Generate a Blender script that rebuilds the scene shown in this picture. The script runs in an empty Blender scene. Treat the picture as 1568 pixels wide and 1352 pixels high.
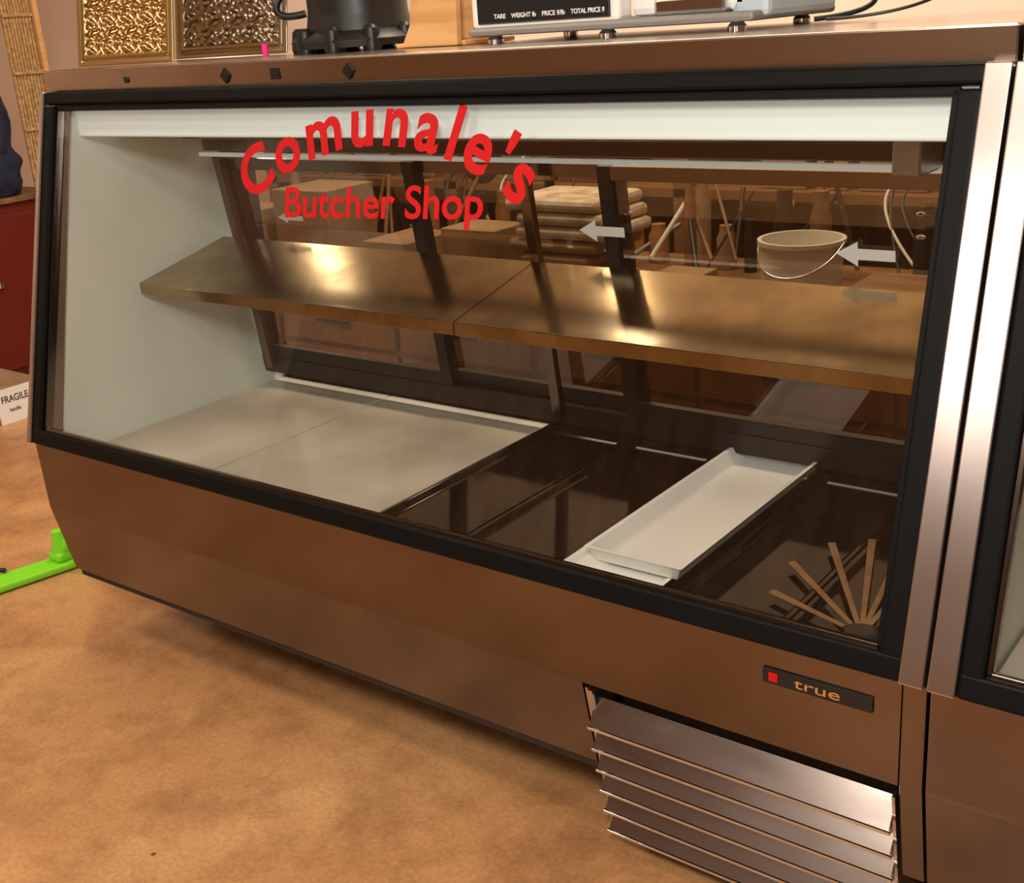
import bpy, math, random
from mathutils import Vector, Matrix
random.seed(4)
S=bpy.context.scene
S.view_settings.view_transform='Standard'
COL=S.collection
# ---------------------------------------------------------------- materials
def mat(name,col,rough=.5,metal=0,noise=None,col2=None,bump=0,emis=0,coat=0,stretch=(1,1,1),spec=.5,thr=(.35,.65),rvar=0,emc=None):
    m=bpy.data.materials.new(name);m.use_nodes=True;nt=m.node_tree;b=nt.nodes['Principled BSDF']
    b.inputs['Base Color'].default_value=(*col,1);b.inputs['Roughness'].default_value=rough;b.inputs['Metallic'].default_value=metal
    b.inputs['Specular IOR Level'].default_value=spec;b.inputs['Coat Weight'].default_value=coat
    if emis: b.inputs['Emission Color'].default_value=(*(emc or col),1);b.inputs['Emission Strength'].default_value=emis
    if noise:
        tc=nt.nodes.new('ShaderNodeTexCoord');mp=nt.nodes.new('ShaderNodeMapping');mp.inputs['Scale'].default_value=stretch
        n=nt.nodes.new('ShaderNodeTexNoise');n.inputs['Scale'].default_value=noise;n.inputs['Detail'].default_value=6
        nt.links.new(tc.outputs['Object'],mp.inputs[0]);nt.links.new(mp.outputs[0],n.inputs[0])
        if col2:
            r=nt.nodes.new('ShaderNodeValToRGB');r.color_ramp.elements[0].position=thr[0];r.color_ramp.elements[1].position=thr[1]
            r.color_ramp.elements[0].color=(*col,1);r.color_ramp.elements[1].color=(*col2,1)
            nt.links.new(n.outputs[0],r.inputs[0]);nt.links.new(r.outputs[0],b.inputs['Base Color'])
        if rvar:
            mr=nt.nodes.new('ShaderNodeMapRange');mr.inputs['To Min'].default_value=max(rough-rvar,.02);mr.inputs['To Max'].default_value=rough+rvar
            nt.links.new(n.outputs[0],mr.inputs[0]);nt.links.new(mr.outputs[0],b.inputs['Roughness'])
        if bump:
            bp=nt.nodes.new('ShaderNodeBump');bp.inputs['Strength'].default_value=bump;bp.inputs['Distance'].default_value=.01
            nt.links.new(n.outputs[0],bp.inputs['Height']);nt.links.new(bp.outputs[0],b.inputs['Normal'])
    return m
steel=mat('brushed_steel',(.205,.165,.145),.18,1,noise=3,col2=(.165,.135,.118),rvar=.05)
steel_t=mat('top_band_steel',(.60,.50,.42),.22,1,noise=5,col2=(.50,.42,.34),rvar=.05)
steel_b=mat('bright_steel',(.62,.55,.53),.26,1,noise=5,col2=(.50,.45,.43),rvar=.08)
steel_g=mat('louvre_steel',(.50,.43,.40),.24,1,noise=7,col2=(.40,.34,.31),rvar=.08,stretch=(1,4,4))
steel_s=mat('shelf_steel',(.40,.31,.17),.17,1,noise=11,col2=(.27,.20,.10),rvar=.09)  # gold cast of the reflected surroundings is put into the steel's base colour
rubber=mat('black_rubber',(.004,.004,.004),.5,spec=.12)
black=mat('black_metal',(.010,.010,.010),.4,spec=.4)
dark=mat('dark_underside',(.02,.015,.012),.7)
liner=mat('white_liner',(.72,.78,.72),.35,noise=3,col2=(.62,.68,.61))
panel=mat('white_deck_panel',(.62,.57,.49),.35,noise=5,col2=(.46,.42,.35))
canopy=mat('canopy_diffuser',(.80,.88,.86),.4,emis=.25)
blackpan=mat('black_acrylic',(.004,.003,.003),.08,spec=.2)
whitep=mat('white_tray_plastic',(.86,.84,.80),.3)
red=mat('red_vinyl',(.52,.007,.009),.6,spec=.2)
whitev=mat('white_vinyl',(.85,.85,.82),.5)
gold=mat('gold_tin',(.50,.33,.14),.32,1)
silver=mat('silver_tin',(.40,.34,.26),.32,1)
pine=mat('pine_wood',(.72,.42,.17),.5,noise=6,col2=(.58,.30,.10),stretch=(1,1,8))
wood=mat('brown_wood',(.26,.13,.05),.5,noise=5,col2=(.16,.075,.03),stretch=(1,6,1))
woodr=mat('reddish_cabinet_wood',(.36,.16,.06),.4,noise=4,col2=(.24,.10,.035),stretch=(6,1,1))
card=mat('cardboard',(.34,.21,.11),.8,noise=8,col2=(.24,.14,.07))
cream=mat('cream_plastic',(.74,.70,.60),.4)
cloth=mat('towel_cloth',(.72,.64,.52),.9,noise=20,col2=(.45,.33,.2))
redcab=mat('red_cabinet_paint',(.14,.012,.006),.5)
blue=mat('navy_cloth',(.012,.018,.045),.9,noise=10,col2=(.02,.03,.07))
green=mat('green_plastic',(.22,.72,.02),.45)
wick=mat('woven_reed',(.55,.36,.15),.7,noise=60,col2=(.33,.19,.07),bump=.6)
wallm=mat('wall_paint',(.84,.68,.56),.8,noise=2,col2=(.80,.63,.50))
wallf=mat('wall_front_panelling',(.34,.22,.13),.6,noise=3,col2=(.20,.12,.07),stretch=(4,1,1))
ceilm=mat('ceiling_paint',(.55,.46,.37),.9)
dgrey=mat('grey_plastic',(.22,.21,.20),.4)
lblue=mat('pale_blue_plastic',(.45,.55,.62),.4)
chrome=mat('chrome',(.8,.8,.8),.12,1)
ink=mat('dark_ink',(.03,.03,.03),.6)
orange=mat('orange_enamel',(.45,.2,.06),.4)
def floor_mat():
    m=bpy.data.materials.new('stained_concrete');m.use_nodes=True;nt=m.node_tree;b=nt.nodes['Principled BSDF']
    tc=nt.nodes.new('ShaderNodeTexCoord')
    n1=nt.nodes.new('ShaderNodeTexNoise');n1.inputs['Scale'].default_value=1.8;n1.inputs['Detail'].default_value=8;n1.inputs['Roughness'].default_value=.62
    n2=nt.nodes.new('ShaderNodeTexNoise');n2.inputs['Scale'].default_value=120;n2.inputs['Detail'].default_value=5
    n3=nt.nodes.new('ShaderNodeTexNoise');n3.inputs['Scale'].default_value=5;n3.inputs['Detail'].default_value=12;n3.inputs['Roughness'].default_value=.7
    n4=nt.nodes.new('ShaderNodeTexVoronoi');n4.inputs['Scale'].default_value=6;n4.inputs['Randomness'].default_value=1
    for n in(n1,n2,n3,n4): nt.links.new(tc.outputs['Object'],n.inputs[0])
    r=nt.nodes.new('ShaderNodeValToRGB');e=r.color_ramp.elements;e[0].position=.3;e[0].color=(.39,.19,.08,1);e[1].position=.7;e[1].color=(.63,.36,.16,1)
    k=e.new(.5);k.color=(.53,.275,.115,1)
    nt.links.new(n1.outputs[0],r.inputs[0])
    def ramp(src,p0,c0,p1,c1):
        q=nt.nodes.new('ShaderNodeValToRGB');q.color_ramp.elements[0].position=p0;q.color_ramp.elements[0].color=(*c0,1);q.color_ramp.elements[1].position=p1;q.color_ramp.elements[1].color=(*c1,1)
        nt.links.new(src,q.inputs[0]);return q.outputs[0]
    def mul(a,bb):
        x=nt.nodes.new('ShaderNodeMix');x.data_type='RGBA';x.blend_type='MULTIPLY';x.inputs[0].default_value=1
        nt.links.new(a,x.inputs[6]);nt.links.new(bb,x.inputs[7]);return x.outputs[2]
    o=mul(r.outputs[0],ramp(n2.outputs[0],.3,(.82,.80,.78),.7,(1.08,1.08,1.08)))
    o=mul(o,ramp(n3.outputs[0],.38,(.70,.65,.62),.55,(1,1,1)))
    o=mul(o,ramp(n4.outputs['Distance'],.018,(.25,.2,.18),.03,(1,1,1)))
    nt.links.new(o,b.inputs['Base Color'])
    b.inputs['Roughness'].default_value=.42
    bp=nt.nodes.new('ShaderNodeBump');bp.inputs['Strength'].default_value=.08;bp.inputs['Distance'].default_value=.01
    nt.links.new(n2.outputs[0],bp.inputs['Height']);nt.links.new(bp.outputs[0],b.inputs['Normal'])
    return m
floorm=floor_mat()
def glass_mat(name,base=.05,gain=.95,tint=(.96,.98,.96)):
    m=bpy.data.materials.new(name);m.use_nodes=True;nt=m.node_tree;nt.nodes.clear()
    N=nt.nodes.new
    o=N('ShaderNodeOutputMaterial');mx=N('ShaderNodeMixShader');t=N('ShaderNodeBsdfTransparent');g=N('ShaderNodeBsdfGlossy')
    t.inputs[0].default_value=(*tint,1);g.inputs['Roughness'].default_value=.02;f=N('ShaderNodeLayerWeight');f.inputs[0].default_value=.5
    p=N('ShaderNodeMath');p.operation='POWER';p.inputs[1].default_value=4.5
    mm=N('ShaderNodeMath');mm.operation='MULTIPLY_ADD';mm.inputs[1].default_value=gain;mm.inputs[2].default_value=base;mm.use_clamp=True
    nt.links.new(f.outputs['Facing'],p.inputs[0]);nt.links.new(p.outputs[0],mm.inputs[0]);nt.links.new(mm.outputs[0],mx.inputs[0]);nt.links.new(t.outputs[0],mx.inputs[1]);nt.links.new(g.outputs[0],mx.inputs[2]);nt.links.new(mx.outputs[0],o.inputs[0])
    return m
glass=glass_mat('display_glass',.15);glassd=glass_mat('door_glass',.14,.9,(.72,.64,.53))
# ---------------------------------------------------------------- helpers
def empty(name,loc=(0,0,0)):
    o=bpy.data.objects.new(name,None);o.location=loc;COL.objects.link(o);return o
def mesh(name,vs,fs,m,parent=None,bev=0,smooth=False):
    me=bpy.data.meshes.new(name);me.from_pydata([tuple(v) for v in vs],[],fs);me.materials.append(m)
    import bmesh
    bm=bmesh.new();bm.from_mesh(me);bmesh.ops.recalc_face_normals(bm,faces=bm.faces);bm.to_mesh(me);bm.free()
    if smooth:
        for p in me.polygons:p.use_smooth=True
    o=bpy.data.objects.new(name,me);COL.objects.link(o)
    if parent:o.parent=parent
    if bev:
        b=o.modifiers.new('b','BEVEL');b.width=bev;b.segments=2;b.limit_method='ANGLE'
    return o
BF=[(0,1,2,3),(4,5,6,7),(0,1,5,4),(1,2,6,5),(2,3,7,6),(3,0,4,7)]
def box(name,x0,x1,y0,y1,z0,z1,m,parent=None,bev=0):
    return mesh(name,[(x0,y0,z0),(x1,y0,z0),(x1,y1,z0),(x0,y1,z0),(x0,y0,z1),(x1,y0,z1),(x1,y1,z1),(x0,y1,z1)],BF,m,parent,bev)
def prism(name,x0,x1,poly,m,parent=None,bev=0):
    n=len(poly);vs=[(x0,*p) for p in poly]+[(x1,*p) for p in poly]
    fs=[tuple(range(n)),tuple(range(n,2*n))]+[(i,(i+1)%n,n+(i+1)%n,n+i) for i in range(n)]
    return mesh(name,vs,fs,m,parent,bev)
def pbox(name,P,x0,x1,s0,s1,d0,d1,m,parent=None,bev=0):
    (oy,oz),(ey,ez)=P;L=math.hypot(ey-oy,ez-oz);uy,uz=(ey-oy)/L,(ez-oz)/L;ny,nz=-uz,uy
    q=lambda x,s,d:(x,oy+uy*s+ny*d,oz+uz*s+nz*d)
    return mesh(name,[q(x0,s0,d0),q(x1,s0,d0),q(x1,s1,d0),q(x0,s1,d0),q(x0,s0,d1),q(x1,s0,d1),q(x1,s1,d1),q(x0,s1,d1)],BF,m,parent,bev)
def lathe(name,prof,loc,m,parent=None,n=48):
    vs=[];fs=[]
    for r,z in prof:
        for k in range(n):
            a=2*math.pi*k/n;vs.append((loc[0]+r*math.cos(a),loc[1]+r*math.sin(a),loc[2]+z))
    for i in range(len(prof)-1):
        for k in range(n):
            fs.append((i*n+k,i*n+(k+1)%n,(i+1)*n+(k+1)%n,(i+1)*n+k))
    fs.append(tuple(range(n)));fs.append(tuple(range((len(prof)-1)*n,len(prof)*n)))
    o=mesh(name,vs,fs,m,parent)
    for p in o.data.polygons:
        p.use_smooth=len(p.vertices)==4
    e=o.modifiers.new('e','EDGE_SPLIT');e.split_angle=.6
    return o
def tube(name,pts,r,m,parent=None):
    cu=bpy.data.curves.new(name,'CURVE');cu.dimensions='3D';cu.bevel_depth=r;cu.bevel_resolution=3;cu.use_fill_caps=True
    s=cu.splines.new('NURBS' if len(pts)>2 else 'POLY');s.points.add(len(pts)-1)
    for p,q in zip(s.points,pts):p.co=(*q,1)
    if len(pts)>2:s.use_endpoint_u=True;s.order_u=3
    cu.materials.append(m);o=bpy.data.objects.new(name,cu);COL.objects.link(o)
    if parent:o.parent=parent
    return o
def text_objs(name,items,M,m,parent,bold=.012):
    for i,(s,x,y,r,sz,xs,al) in enumerate(items):
        cu=bpy.data.curves.new(name,'FONT');cu.body=s;cu.size=sz;cu.align_x=al;cu.offset=sz*bold;cu.extrude=.0004
        cu.materials.append(m);o=bpy.data.objects.new(f'{name}_{i+1}',cu);COL.objects.link(o)
        o.matrix_world=M@Matrix.Translation((x,y,0))@Matrix.Rotation(r,4,'Z')@Matrix.Diagonal((xs,1,1,1))
        if parent:
            o.parent=parent
# ---------------------------------------------------------------- profile
A=(.1805,1.2);B=(.1845,1.157);C=(0,.48);D=(.0015,.331);E=(.031,.177);F=(.0545,.05)
GP=(C,B);GL=math.hypot(.1845,.677)
DP=((.60,.49),(.53,1.0))
BACK=.66
def sheet(o,me_name,m):
    me=o.data;vs=[me.vertices[i].co.copy() for i in (0,1,2,3)]
    me2=bpy.data.meshes.new(me_name);me2.from_pydata(vs,[],[(0,1,2,3)]);me2.materials.append(m);o.data=me2
def build_case(name,xs,xf0,xf1,xe,xg=None):
    """xs..xe shell, xf0..xf1 black glass frame, xg..xf1 louvre opening"""
    c=empty(name)
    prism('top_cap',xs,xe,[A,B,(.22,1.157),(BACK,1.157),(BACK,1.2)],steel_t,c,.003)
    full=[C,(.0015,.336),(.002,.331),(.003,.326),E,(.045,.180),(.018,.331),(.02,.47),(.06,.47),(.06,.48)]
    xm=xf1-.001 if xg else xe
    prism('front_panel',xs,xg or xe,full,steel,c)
    box('toe_strip',xs+.01,xg or xe,.036,.09,.162,.179,dark,c)
    if xg:
        prism('front_panel_upper',xg,xm,[C,D,(.018,.331),(.02,.47),(.06,.47),(.06,.48)],steel,c)
        prism('front_corner_panel',xf1,xe,full,steel,c,.002)
        box('opening_side',xg-.003,xg,.03,.1,.18,.33,steel,c)
    box('underbody',xs+.01,xe-.01,.11,BACK-.02,.19,.40,dark,c)
    box('plinth',xs+.10,(xg or xe)-.08,.30,BACK-.05,0,.19,dark,c)
    box('tub_base',xs+.01,xe-.01,.055,BACK+.02,.40,.425,black,c)
    prism('tub_front_wall',xs+.01,xe-.01,[(.03,.425),(.055,.425),(.055,.47),(.03,.47)],liner,c)
    box('tub_back_wall',xs+.01,xe-.01,BACK,BACK+.02,.425,.50,black,c)
    pbox('back_sill',DP,xs+.01,xe-.01,-.02,.02,-.03,.0,black,c)
    ep=[(C[0]+.006,.47),(B[0]+.006,1.157),(BACK,1.157),(BACK,.40),(.02,.40)]
    prism('end_wall_a',xs,xs+.028,ep,steel,c)
    prism('end_wall_b',xf1-.01,xe,ep,steel,c)
    lp=[(.052,.425),(.052,.50),(B[0]+.03,1.14),(.56,1.155),(.56,.9),(.60,.5),(BACK,.5),(BACK,.425)]
    prism('end_liner_a',xs+.028,xs+.033,lp,liner,c)
    prism('end_liner_b',xf1-.016,xf1-.011,lp,liner,c)
    if xf0-xs>.004: pbox('pillar_a',GP,xs,xf0,0,GL,-.0,.02,steel_b,c,.002)
    if xe-xf1>.004: pbox('pillar_b',GP,xf1,xe,0,GL,0.0,.02,steel_b,c,.002)
    w=.027
    for n,a in {'bottom':(xf0,xf1,0,w+.004),'top':(xf0,xf1,GL-w+.004,GL),'left':(xf0,xf0+w,w,GL-w),'right':(xf1-w,xf1,w,GL-w)}.items():
        pbox('gasket_'+n,GP,*a,-.002,.016,rubber,c,.004)
    w2=w+.007
    for n,a in {'bottom':(xf0+w,xf1-w,w,w2+.003),'top':(xf0+w,xf1-w,GL-w2,GL-w+.004),'left':(xf0+w,xf0+w2,w,GL-w),'right':(xf1-w2,xf1-w,w,GL-w)}.items():
        pbox('bead_'+n,GP,*a,-.004,.008,steel if n in('left','bottom') else rubber,c,.001)
    sheet(pbox('front_glass',GP,xf0+w,xf1-w,w,GL-w,0.0,.0002,glass,c),'front_glass',glass)
    return c
case=build_case('display_case',-.012,.002,1.805,1.834,1.341)
case2=build_case('display_case',1.838,1.870,3.30,3.33)
box('deck_panel',1.875,3.28,.062,BACK-.002,.427,.440,panel,case2,.002)
# ---------------------------------------------------------------- main case interior
box('canopy_light',.034,1.785,.205,.30,1.072,1.142,canopy,case,.004)
box('interior_ceiling',.034,1.785,.30,.545,1.06,1.075,liner,case)
box('door_track_upper',.034,1.785,.505,.53,1.005,1.06,steel,case,.002)
box('door_track_lip',.034,1.785,.492,.503,.995,1.003,canopy,case,.001)
box('tube_holder',1.62,1.66,.40,.49,1.0,1.05,steel_b,case,.003)
tube('lamp_tube',[(.06,.44,1.045),(1.6,.44,1.045)],.006,steel,case)
SP=((.275,.757),(.515,.812))
pbox('shelf_plate',SP,.05,.92,0,.245,.0,.003,steel_s,case)
pbox('shelf_plate_b',SP,.923,1.76,0,.245,.0,.003,steel_s,case)
prism('shelf_lip',.05,.92,[(.272,.760),(.272,.736),(.276,.736),(.276,.760)],steel_s,case,.001)
prism('shelf_lip_b',.923,1.76,[(.272,.760),(.272,.736),(.276,.736),(.276,.760)],steel_s,case,.001)
for i,x in enumerate((.06,.90,1.73)):
    prism(f'shelf_bracket_{i+1}',x,x+.006,[(.50,.80),(.29,.755),(.29,.745),(.50,.73)],steel,case)
    pbox(f'shelf_upright_{i+1}',DP,x-.008,x+.014,.0,.51,.004,.02,steel,case,.001)
def door(n,x0,x1,d):
    w=.028
    pbox(n+'_left_stile',DP,x0,x0+w,.02,.50,d,d-.014,black,case,.001)
    pbox(n+'_right_stile',DP,x1-w,x1,.02,.50,d,d-.014,black,case,.001)
    pbox(n+'_top_rail',DP,x0+w,x1-w,.475,.50,d,d-.014,steel,case,.001)
    pbox(n+'_bottom_rail',DP,x0+w,x1-w,.02,.05,d,d-.014,black,case,.001)
    sheet(pbox(n+'_glass',DP,x0+w,x1-w,.05,.475,d-.007,d-.0068,glassd,case),n,glassd)
door('back_door_a',.036,.62,-.002);door('back_door_b',.59,1.09,-.02);door('back_door_c',1.05,1.785,-.002)
def arrow(n,x,s,w,h,d):
    (oy,oz),(ey,ez)=DP;L=math.hypot(ey-oy,ez-oz);uy,uz=(ey-oy)/L,(ez-oz)/L
    q=lambda a,b:(a,oy+uy*b-uz*d,oz+uz*b+uy*d)
    vs=[q(x-w/2,s),q(x-w*.12,s+h),q(x-w*.12,s+h*.45),q(x+w/2,s+h*.45),q(x+w/2,s-h*.45),q(x-w*.12,s-h*.45),q(x-w*.12,s-h)]
    mesh(n,vs,[(0,1,6),(2,3,4,5)],whitev,case)
arrow('arrow_decal_a',1.53,.372,.095,.020,.001);arrow('arrow_decal_b',1.05,.385,.095,.02,.003);arrow('arrow_decal_c',1.72,.47,.06,.018,.001);arrow('arrow_decal_d',.24,.372,.08,.012,.001)
for i,(x,s) in enumerate(((1.62,.405),(1.62,.44),(1.115,.42))):
    (oy,oz)=(.60-.07*s/.515,.49+.51*s/.515);lathe(f'door_screw_{i+1}',[(.007,0),(.007,.003),(.004,.005)],(x,oy-.012,oz),chrome,case,16)
for i,(a,b) in enumerate(((.022,.378),(.382,.826))):
    box(f'deck_panel_{i+1}',a,b,.062,BACK-.002,.427,.440,panel,case,.002)
def pan(n,x0,x1,y0,y1,z0,z1,m,par=None,t=.004,fl=.012):
    o=[(x0+fl,y0+fl,z0),(x1-fl,y0+fl,z0),(x1-fl,y1-fl,z0),(x0+fl,y1-fl,z0)]
    r=[(x0+.004,y0+.004,z1-.002),(x1-.004,y0+.004,z1-.002),(x1-.004,y1-.004,z1-.002),(x0+.004,y1-.004,z1-.002)]
    e=[(x0,y0,z1),(x1,y0,z1),(x1,y1,z1),(x0,y1,z1)]
    i1=[(x0+.008,y0+.008,z1),(x1-.008,y0+.008,z1),(x1-.008,y1-.008,z1),(x0+.008,y1-.008,z1)]
    ib=[(x0+fl+t,y0+fl+t,z0+t),(x1-fl-t,y0+fl+t,z0+t),(x1-fl-t,y1-fl-t,z0+t),(x0+fl+t,y1-fl-t,z0+t)]
    vs=o+r+e+i1+ib;fs=[(0,1,2,3),(16,17,18,19)]
    for k in range(4):
        for j in range(4):fs.append((k*4+j,k*4+(j+1)%4,(k+1)*4+(j+1)%4,(k+1)*4+j))
    return mesh(n,vs,fs,m,par,.0015)
for i,(a,b) in enumerate(((.830,1.025),(1.028,1.222),(1.225,1.42),(1.423,1.60),(1.603,1.785))):
    pan(f'black_deck_pan_{i+1}',a,b,.062,BACK-.002,.427,.441,blackpan,case)
pan('food_tray',1.235,1.412,.10,.64,.4425,.452,whitep,None,.002)
t2=pan('food_tray',1.268,1.438,.125,.645,.4535,.480,whitep,None,.003,.016)
spoke_refl=empty('spoke_reflection')  # spoke-shaped reflection over the black pan, modelled as flat radiating bars
reflection_hub=(1.700,.140)
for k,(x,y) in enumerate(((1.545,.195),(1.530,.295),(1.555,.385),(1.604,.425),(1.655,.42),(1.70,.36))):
    v=Vector((x-reflection_hub[0],y-reflection_hub[1]));u=v.normalized();p=Vector((-u.y,u.x))
    a=Vector(reflection_hub)+u*.03;e=Vector((x,y))
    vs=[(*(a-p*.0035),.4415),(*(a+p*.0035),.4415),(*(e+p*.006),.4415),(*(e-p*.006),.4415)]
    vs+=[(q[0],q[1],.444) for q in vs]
    mesh(f'reflected_spoke_{k+1}',vs,BF,wood,spoke_refl,.001)
lathe('reflection_hub',[(.022,0),(.022,.006),(.016,.009)],(reflection_hub[0],reflection_hub[1],.4415),black,spoke_refl,24)
# ---------------------------------------------------------------- louvre grille
GR=(F,D)
GLn=math.hypot(F[0]-D[0],F[1]-D[1])
pbox('grille_left_side',GR,1.345,1.349,0,GLn-.008,-.06,.0,steel_b,case)
pbox('grille_right_side',GR,1.797,1.801,0,GLn-.02,-.06,.002,steel_b,case)
pbox('grille_left_flange',GR,1.349,1.356,0,GLn-.012,-.004,.0,steel_b,case)
N=6;st=(GLn-.032)/N
(oy,oz),(ey,ez)=GR;uy,uz=(ey-oy)/GLn,(ez-oz)/GLn
for i in range(N):
    s0=.004+i*st;s1=s0+st*.98
    q=lambda s,d:(oy+uy*s-uz*d,oz+uz*s+uy*d)
    prism(f'louvre_{i+1}',1.352,1.797,[q(s0,.016),q(s0+.002,.018),q(s1-.004,-.014),q(s1-.004,-.017)],steel_g,case)
    prism(f'louvre_edge_{i+1}',1.350,1.799,[q(s0-.001,.019),q(s0+.004,.019),q(s0+.004,.014),q(s0-.001,.012)],chrome,case,.0005)
box('grille_cavity',1.352,1.797,.085,.10,.03,.33,dark,case)
box('nameplate',1.627,1.771,-.003,.0005,.424,.446,black,case,.001)
box('nameplate_red',1.636,1.648,-.0042,-.003,.429,.441,red,case)
MN=Matrix(((1,0,0,0),(0,0,-1,-.0036),(0,1,0,0),(0,0,0,1)))
text_objs('nameplate_script',[('true',1.670,.4290,0,.020,1.8,'LEFT')],MN,orange,case,.0)
for i,(x,rot) in enumerate(((.535,.8),(.66,0),(.83,.8))):
    s=.009
    pts=[(x+math.cos(rot+k*math.pi/2+.785)*s*1.4,1.178+math.sin(rot+k*math.pi/2+.785)*s*1.4) for k in range(4)]
    vs=[(p[0],.1835,p[1]) for p in pts]+[(p[0],.179,p[1]) for p in pts]
    mesh(f'magnet_{i+1}',vs,BF,black,case,0)
o=lathe('key_hole',[(.006,0),(.006,.004)],(0,0,0),black,case,20);o.rotation_euler=(math.pi/2,0,0);o.location=(.255,.1835,1.178)
# ---------------------------------------------------------------- lettering
n=Vector((0,-.965,.2630)).normalized();up=Vector((0,.1845,.677)).normalized()
O=Vector((0,0,.48))+n*.0015
MG=Matrix(((1,0,0,O.x),(0,up.y,n.y,O.y),(0,up.z,n.z,O.z),(0,0,0,1)))
items=[]
cx,cy,R=.905,.121,.489
for ch,x in zip("Comunale's",(.640,.706,.784,.864,.932,.994,1.042,1.088,1.130,1.165)):
    a=math.asin((x-cx)/R);items.append((ch,cx+R*math.sin(a),cy+R*math.cos(a),-a,.113,.98,'CENTER'))
text_objs('red_lettering',items,MG,red,case,.024)
text_objs('red_subtitle',[('Butcher Shop',.694,.490,.035,.070,1.105,'LEFT')],MG,red,case,.014)
# ---------------------------------------------------------------- things on the top
def tin(name,x0,x1,y,z0,z1,m,lean=.05):
    nx,nz=150,130;vs=[];fs=[]
    for j in range(nz+1):
        for i in range(nx+1):
            u=i/nx;v=j/nz
            e=min(u,v,1-u,1-v)
            if e<.03:h=.008
            elif e<.05:h=.003
            elif e<.07:h=.007
            else:
                U=u*5%1-.5;V=v*5%1-.5;r=math.hypot(U,V);a=math.atan2(V,U)
                h=.0035*math.sin(24*r+2*math.sin(4*a))*(1 if r<.5 else .5)+.0018*math.sin(a*8+r*20)
            vs.append((x0+(x1-x0)*u,y+lean*v-h,z0+(z1-z0)*v))
    for j in range(nz):
        for i in range(nx):
            k=j*(nx+1)+i;fs.append((k,k+1,k+nx+2,k+nx+1))
    o=mesh(name,vs,fs,m,None,0,True);s=o.modifiers.new('s','SOLIDIFY');s.thickness=.003;return o
tin('tin_ceiling_panel',-.02,.285,.28,1.202,1.48,gold)
tin('tin_ceiling_panel',.09,.425,.44,1.202,1.50,silver)
urn=empty('black_stuffer_canister')
lathe('body',[(.125,0),(.128,.012),(.12,.02),(.098,.028),(.094,.05),(.092,.06),(.092,.30),(.10,.305),(.10,.32)],(.585,.47,1.208),black,urn)
for k in range(10):
    a=k*math.pi/5;lathe(f'clamp_{k+1}',[(.016,-.008),(.018,.0),(.014,.03),(.008,.036)],(.585+.112*math.cos(a),.47+.112*math.sin(a),1.208),black,urn,16)
tube('handle',[(.500,.42,1.27),(.46,.39,1.26),(.45,.39,1.30),(.49,.43,1.33)],.007,black,urn)
pk=empty('pink_tag');box('tag',.418,.430,.375,.380,1.201,1.222,mat('pink',(.8,.03,.25),.5),pk)
kb=empty('wooden_knife_block')
mesh('block',[(.745,.42,1.208),(.81,.40,1.208),(.885,.52,1.208),(.80,.54,1.208),(.80,.40,1.40),(.85,.40,1.40),(.89,.52,1.38),(.84,.54,1.40)],BF,pine,kb,.004)
mesh('side_board',[(.76,.385,1.201),(.885,.385,1.201),(.885,.40,1.201),(.76,.40,1.201),(.86,.385,1.36),(.895,.385,1.36),(.895,.398,1.36),(.86,.398,1.36)],BF,pine,kb,.003)
box('foot',.735,.89,.40,.54,1.2005,1.208,pine,kb,.002)
sc=empty('price_computing_scale')
box('base_plate',.905,1.42,.39,.68,1.212,1.226,dgrey,sc,.006)
box('front_housing',.915,1.20,.392,.43,1.224,1.30,whitep,sc,.006)
box('display_panel',.930,1.185,.388,.392,1.230,1.29,black,sc,.002)
box('housing_right',1.20,1.40,.42,.66,1.226,1.30,whitep,sc,.012)
box('platter_support',1.25,1.37,.405,.44,1.226,1.252,chrome,sc,.006)
box('bumper',1.37,1.43,.42,.66,1.216,1.275,lblue,sc,.01)
for i,(x,y) in enumerate(((.94,.42),(1.16,.42),(1.38,.42),(.94,.64),(1.38,.64))): lathe(f'foot_{i+1}',[(.014,0),(.014,.006),(.008,.013)],(x,y,1.2),chrome,sc,20)
MS=Matrix(((1,0,0,0),(0,0,-1,.3875),(0,1,0,0),(0,0,0,1)))
text_objs('label',[('TARE',.965,1.238,0,.010,1,'LEFT'),('WEIGHT lb',1.0,1.238,0,.010,1,'LEFT'),('PRICE $/lb',1.06,1.238,0,.010,1,'LEFT'),('TOTAL PRICE $',1.115,1.238,0,.010,.9,'LEFT')],MS,whitev,sc)
box('platter',.93,1.42,.40,.66,1.31,1.318,chrome,sc,.004)
cb=empty('power_cables')
tube('cable_1',[(1.44,.55,1.206),(1.52,.6,1.21),(1.50,.62,1.26),(1.42,.63,1.32)],.004,black,cb)
tube('cable_2',[(1.48,.5,1.206),(1.58,.52,1.206),(1.66,.60,1.25),(1.52,.62,1.34)],.0025,black,cb)
tube('cable_3',[(1.78,.4,1.206),(1.82,.42,1.225),(1.86,.43,1.225),(1.92,.44,1.206)],.005,black,cb)
box('plug',1.80,1.86,.40,.43,1.201,1.212,black,cb,.003)
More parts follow.
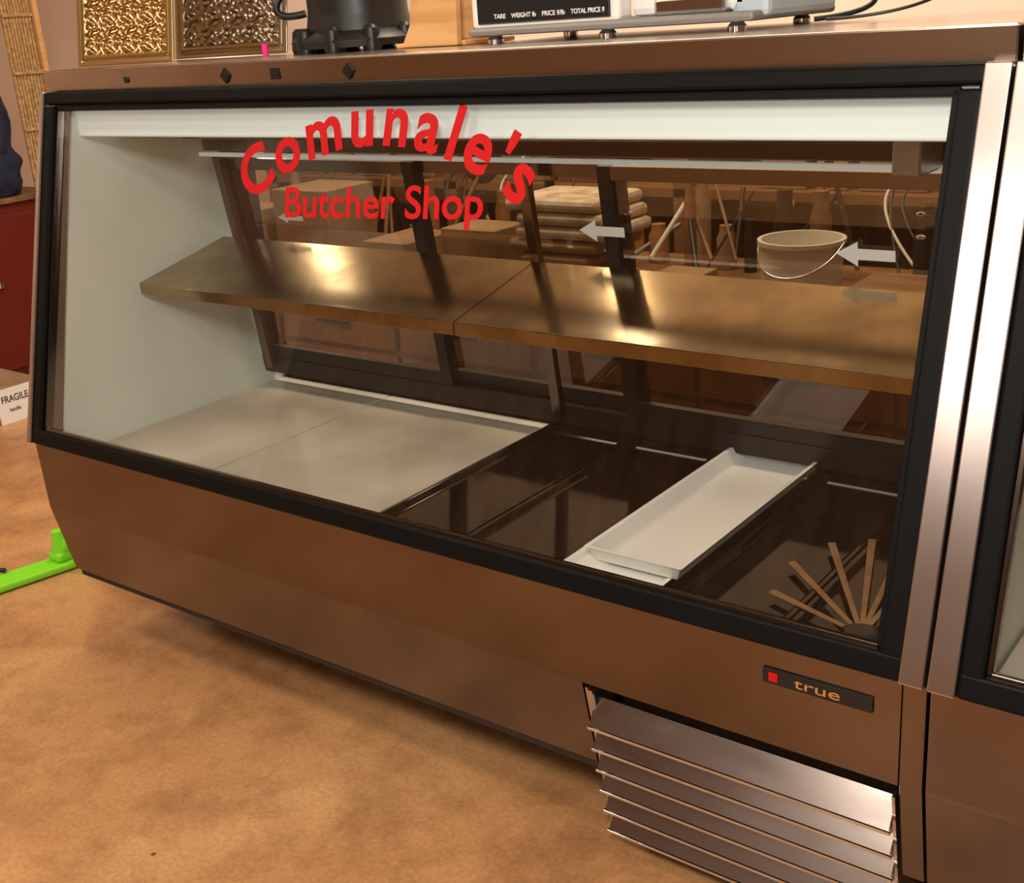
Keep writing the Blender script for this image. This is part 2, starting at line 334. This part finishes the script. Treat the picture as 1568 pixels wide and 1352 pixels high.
# ---------------------------------------------------------------- room
box('floor',-5,5,-5,3,-.05,0,floorm)
box('wall_back',-5,5,2.2,2.3,0,2.7,wallm)
box('wall_front',-5,5,-4.6,-4.5,0,2.7,wallf)
box('wall_left',-4.3,-4.2,-4.5,2.2,0,2.7,wallm)
box('wall_right',4.6,4.7,-4.5,2.2,0,2.7,wallf)
box('ceiling',-5,5,-5,3,2.7,2.75,ceilm)
box('baseboard_back',-4.2,4.6,2.18,2.2,0,.1,wood)
wb=empty('kitchen_work_table')
box('table_top',-.9,1.9,1.02,1.65,.55,.585,wood,wb,.004)
box('cabinet_body',-.88,1.88,1.06,1.63,.0,.55,woodr,wb)
for i in range(6):
    x=-.86+i*.457
    box(f'drawer_front_{i+1}',x,x+.44,1.045,1.06,.40,.54,woodr,wb,.004);box(f'door_front_{i+1}',x,x+.44,1.045,1.06,.06,.385,woodr,wb,.004)
    tube(f'pull_{i+1}',[(x+.16,1.03,.47),(x+.28,1.03,.47)],.006,black,wb)
rk=empty('storage_rack')
for i,x in enumerate((-1.2,-.35,.5,1.35,2.1)):box(f'post_{i+1}',x,x+.05,1.75,2.1,0,1.15,wood,rk)
for i,z in enumerate((.3,.72)):box(f'board_{i+1}',-1.2,2.15,1.75,2.1,z,z+.025,wood,rk)
box('backing',-1.2,2.15,2.105,2.12,0,1.12,wood,rk)
bk=empty('plastic_bucket')
lathe('pail',[(.088,0),(.094,.125),(.099,.125),(.099,.135),(.090,.135),(.08,.01)],(1.09,1.3,.586),cream,bk)
tube('bail_handle',[(.99,1.3,.715),(1.0,1.24,.67),(1.09,1.19,.64),(1.18,1.24,.67),(1.19,1.3,.715)],.003,chrome,bk)
kc=empty('kitchen_clutter')
cols=[card,wood,wood,dgrey,black,black,woodr,cream,woodr,black]
for k in range(34):
    x=random.uniform(-.85,1.85);y=random.uniform(1.42,1.60);r_=random.uniform(.012,.035);h=random.uniform(.05,.24)
    lathe(f'jar_{k+1}',[(r_,0),(r_,h*.7),(r_*.7,h*.85),(r_*.7,h)],(x,y,.586),random.choice(cols),kc,14)
for k in range(26):
    x=random.uniform(-.8,1.8);z=.60+random.uniform(0,.03);y=random.uniform(1.38,1.5)
    tube(f'tool_{k+1}',[(x,y,z),(x+random.uniform(-.15,.15),y+.1,z+random.uniform(.05,.3))],random.uniform(.003,.007),random.choice(cols),kc)
for k in range(12):
    x=random.uniform(-.3,1.7)
    tube(f'cord_{k+1}',[(x,1.70,1.1),(x+.05,1.68,.85),(x+random.uniform(-.15,.15),1.60,.75),(x+.1,1.5,.60)],.004,random.choice([black,cream,black]),kc)
hp=lathe('hanging_pan',[(.07,0),(.075,.012),(.06,.02)],(0,0,0),black,kc,32)
hp.rotation_euler=(math.pi/2,0,0);hp.location=(.02,1.5,.86)
tube('pan_hanger',[(.02,1.5,.93),(.02,1.70,1.1)],.004,black,kc)
cl=[(-.75,1.08,.2,.18,.16),(-.5,1.15,.22,.2,.22),(-.1,1.10,.16,.2,.10),(.15,1.14,.18,.14,.14),(.80,1.10,.12,.12,.07),(1.28,1.10,.2,.16,.08),(1.55,1.15,.2,.2,.2)]
for x,y,w,d,h in cl: box('cardboard_box',x,x+w,y,y+d,.586,.586+h,random.choice([card,card,wood]),None,.003)
for z in (.326,.746):
    x=-1.1
    while x<2.0:
        w=random.uniform(.08,.22)
        if not any(abs(x+w/2-p)<w/2+.06 for p in (-1.175,-.325,.525,1.375,2.12)):
            box('storage_box',x,x+w,1.80,2.0,z,z+random.uniform(.1,.38),random.choice([card,wood,redcab,dgrey,orange,card]),None,.003)
        x+=w+.03
tw=empty('folded_towels')
for k in range(7):
    box(f'towel_{k+1}',.40+random.uniform(-.02,.02),.66+random.uniform(-.03,.03),1.12,1.34,.586+k*.033,.586+k*.033+.031,random.choice([cloth,cloth,card]),tw,.012)
# ---------------------------------------------------------------- left background
cab=empty('red_cabinet')
box('carcass',-2.7,-2.05,1.0,1.42,0,.70,redcab,cab,.004);box('top_board',-2.72,-2.03,.98,1.44,.70,.72,wood,cab,.003)
box('door_panel',-2.05,-2.04,1.03,1.39,.08,.66,redcab,cab,.003);box('kick',-2.05,-2.035,1.0,1.42,0,.06,dark,cab)
lathe('knob',[(.012,0),(.012,.02)],(-2.03,1.1,.4),chrome,cab,16)
ws=empty('woven_reed_screen')
for k in range(9):
    box(f'reed_{k+1}',-2.0,-1.985,1.30+k*.013,1.311+k*.013,.735,1.75,wick,ws,.003)
for z in (.75,.95,1.15,1.35,1.55):box(f'binding_{int(z*100)}',-1.985,-1.978,1.298,1.42,z,z+.012,wick,ws,.002)
box('wood_edge',-2.0,-1.97,1.42,1.44,.735,1.78,pine,ws,.003)
def blob(name,c,r,m,seed,par=None):
    import bmesh
    from mathutils import noise
    me=bpy.data.meshes.new(name);bm=bmesh.new();bmesh.ops.create_icosphere(bm,subdivisions=4,radius=1)
    for v in bm.verts:
        k=1+.22*noise.noise(v.co*2.2+Vector((seed,0,0)))+.06*noise.noise(v.co*7);v.co=Vector((v.co.x*r[0]*k+c[0],v.co.y*r[1]*k+c[1],v.co.z*r[2]*k+c[2]))
    for f in bm.faces:f.smooth=True
    for v in bm.verts:
        v.co.z=max(v.co.z,.722);v.co.x=min(v.co.x,-2.005) if v.co.y>1.28 else v.co.x
    bm.to_mesh(me);bm.free();me.materials.append(m);o=bpy.data.objects.new(name,me);COL.objects.link(o)
    if par:o.parent=par
    return o
jk=empty('navy_jacket');blob('folded_body',(-2.14,1.20,.95),(.12,.11,.27),blue,3,jk);blob('sleeve',(-2.10,1.22,.82),(.08,.09,.12),blue,7,jk)
cbx=empty('carton_with_sign');box('carton',-1.95,-1.68,.78,.98,0,.13,card,cbx,.003)
box('sign_card',-1.678,-1.674,.80,.95,.0,.125,whitev,cbx)
MC=Matrix(((0,0,1,-1.6735),(1,0,0,0),(0,1,0,0),(0,0,0,1)))
text_objs('sign_text',[('FRAGILE',.815,.075,0,.035,.8,'LEFT'),('handle',.84,.04,0,.02,.8,'LEFT')],MC,ink,cbx)
mp=empty('flat_mop')
mesh('mop_plate',[(-.50,.02,.004),(-.42,.005,.004),(-.36,.28,.004),(-.43,.31,.004),(-.50,.02,.022),(-.42,.005,.022),(-.36,.28,.022),(-.43,.31,.022)],BF,green,mp,.005)
box('mop_joint',-.44,-.39,.20,.245,.022,.045,green,mp,.008)
tube('mop_handle',[(-.415,.222,.03),(-.38,.24,.10),(-.20,.34,.22),(-.07,.42,.80)],.012,green,mp)
lathe('socket',[(.022,0),(.018,.03),(.014,.06)],(-.415,.225,.04),green,mp,20)
tube('mop_rod',[(-.47,.10,.03),(-.62,.0,.04)],.006,black,mp)
# ---------------------------------------------------------------- lights
def area(name,loc,target,sx,sy,p,col):
    l=bpy.data.lights.new(name,'AREA');l.shape='RECTANGLE';l.size=sx;l.size_y=sy;l.energy=p;l.color=col
    o=bpy.data.objects.new(name,l);COL.objects.link(o);o.location=loc
    o.rotation_euler=(Vector(target)-Vector(loc)).to_track_quat('-Z','Y').to_euler();return o
W1=(1,.85,.68)
area('ceiling_light_a',(-.6,-1.0,2.62),(-.6,-1.0,0),1.2,.4,38,W1)
area('ceiling_light_b',(1.6,-2.0,2.62),(1.6,-2.0,0),1.2,.4,36,W1)
area('left_wall_fill',(-3.2,-1.6,2.62),(-4.2,-1.6,.8),.4,1.2,36,W1)  # added fill, brightens the left wall that the top band mirrors
area('kitchen_light',(.6,1.00,2.6),(.6,1.5,1),2.2,.3,62,W1)
area('shelf_streak_light_a',(-.2,2.12,2.25),(.6,.8,.8),.10,.55,4,W1)  # added strip light, mirrored as a bright streak on the shelf
area('shelf_streak_light_b',(-1.8,2.12,2.1),(.3,.4,.8),.10,.5,4,W1)  # second added strip, for the streak at the shelf's left part
area('camera_flash',(2.25,-1.45,1.75),(.9,.3,.5),.25,.25,30,(1,.93,.85))
area('pillar_highlight_light',(1.28,-1.95,1.50),(1.84,.11,.9),.14,.5,7,(1,.9,.78))  # added light, gives the bright stripe down the steel pillar
w=bpy.data.worlds.new('w');S.world=w;w.use_nodes=True;w.node_tree.nodes['Background'].inputs[0].default_value=(1,.85,.7,1);w.node_tree.nodes['Background'].inputs[1].default_value=.15
# ---------------------------------------------------------------- camera
yaw,pitch,roll=.6725,.3476,-.0736
fw=Vector((-math.sin(yaw)*math.cos(pitch),math.cos(yaw)*math.cos(pitch),-math.sin(pitch)))
r=Vector((math.cos(yaw),math.sin(yaw),0));u=r.cross(fw)
r,u=r*math.cos(roll)+u*math.sin(roll),u*math.cos(roll)-r*math.sin(roll)
cd=bpy.data.cameras.new('camera');cd.sensor_width=36;cd.lens=36*1.8185/1.568;cd.clip_start=.02
co=bpy.data.objects.new('camera',cd);COL.objects.link(co)
M=Matrix((r,u,-fw)).transposed().to_4x4();M.translation=(2.2131,-1.2141,1.2494);co.matrix_world=M
S.camera=co
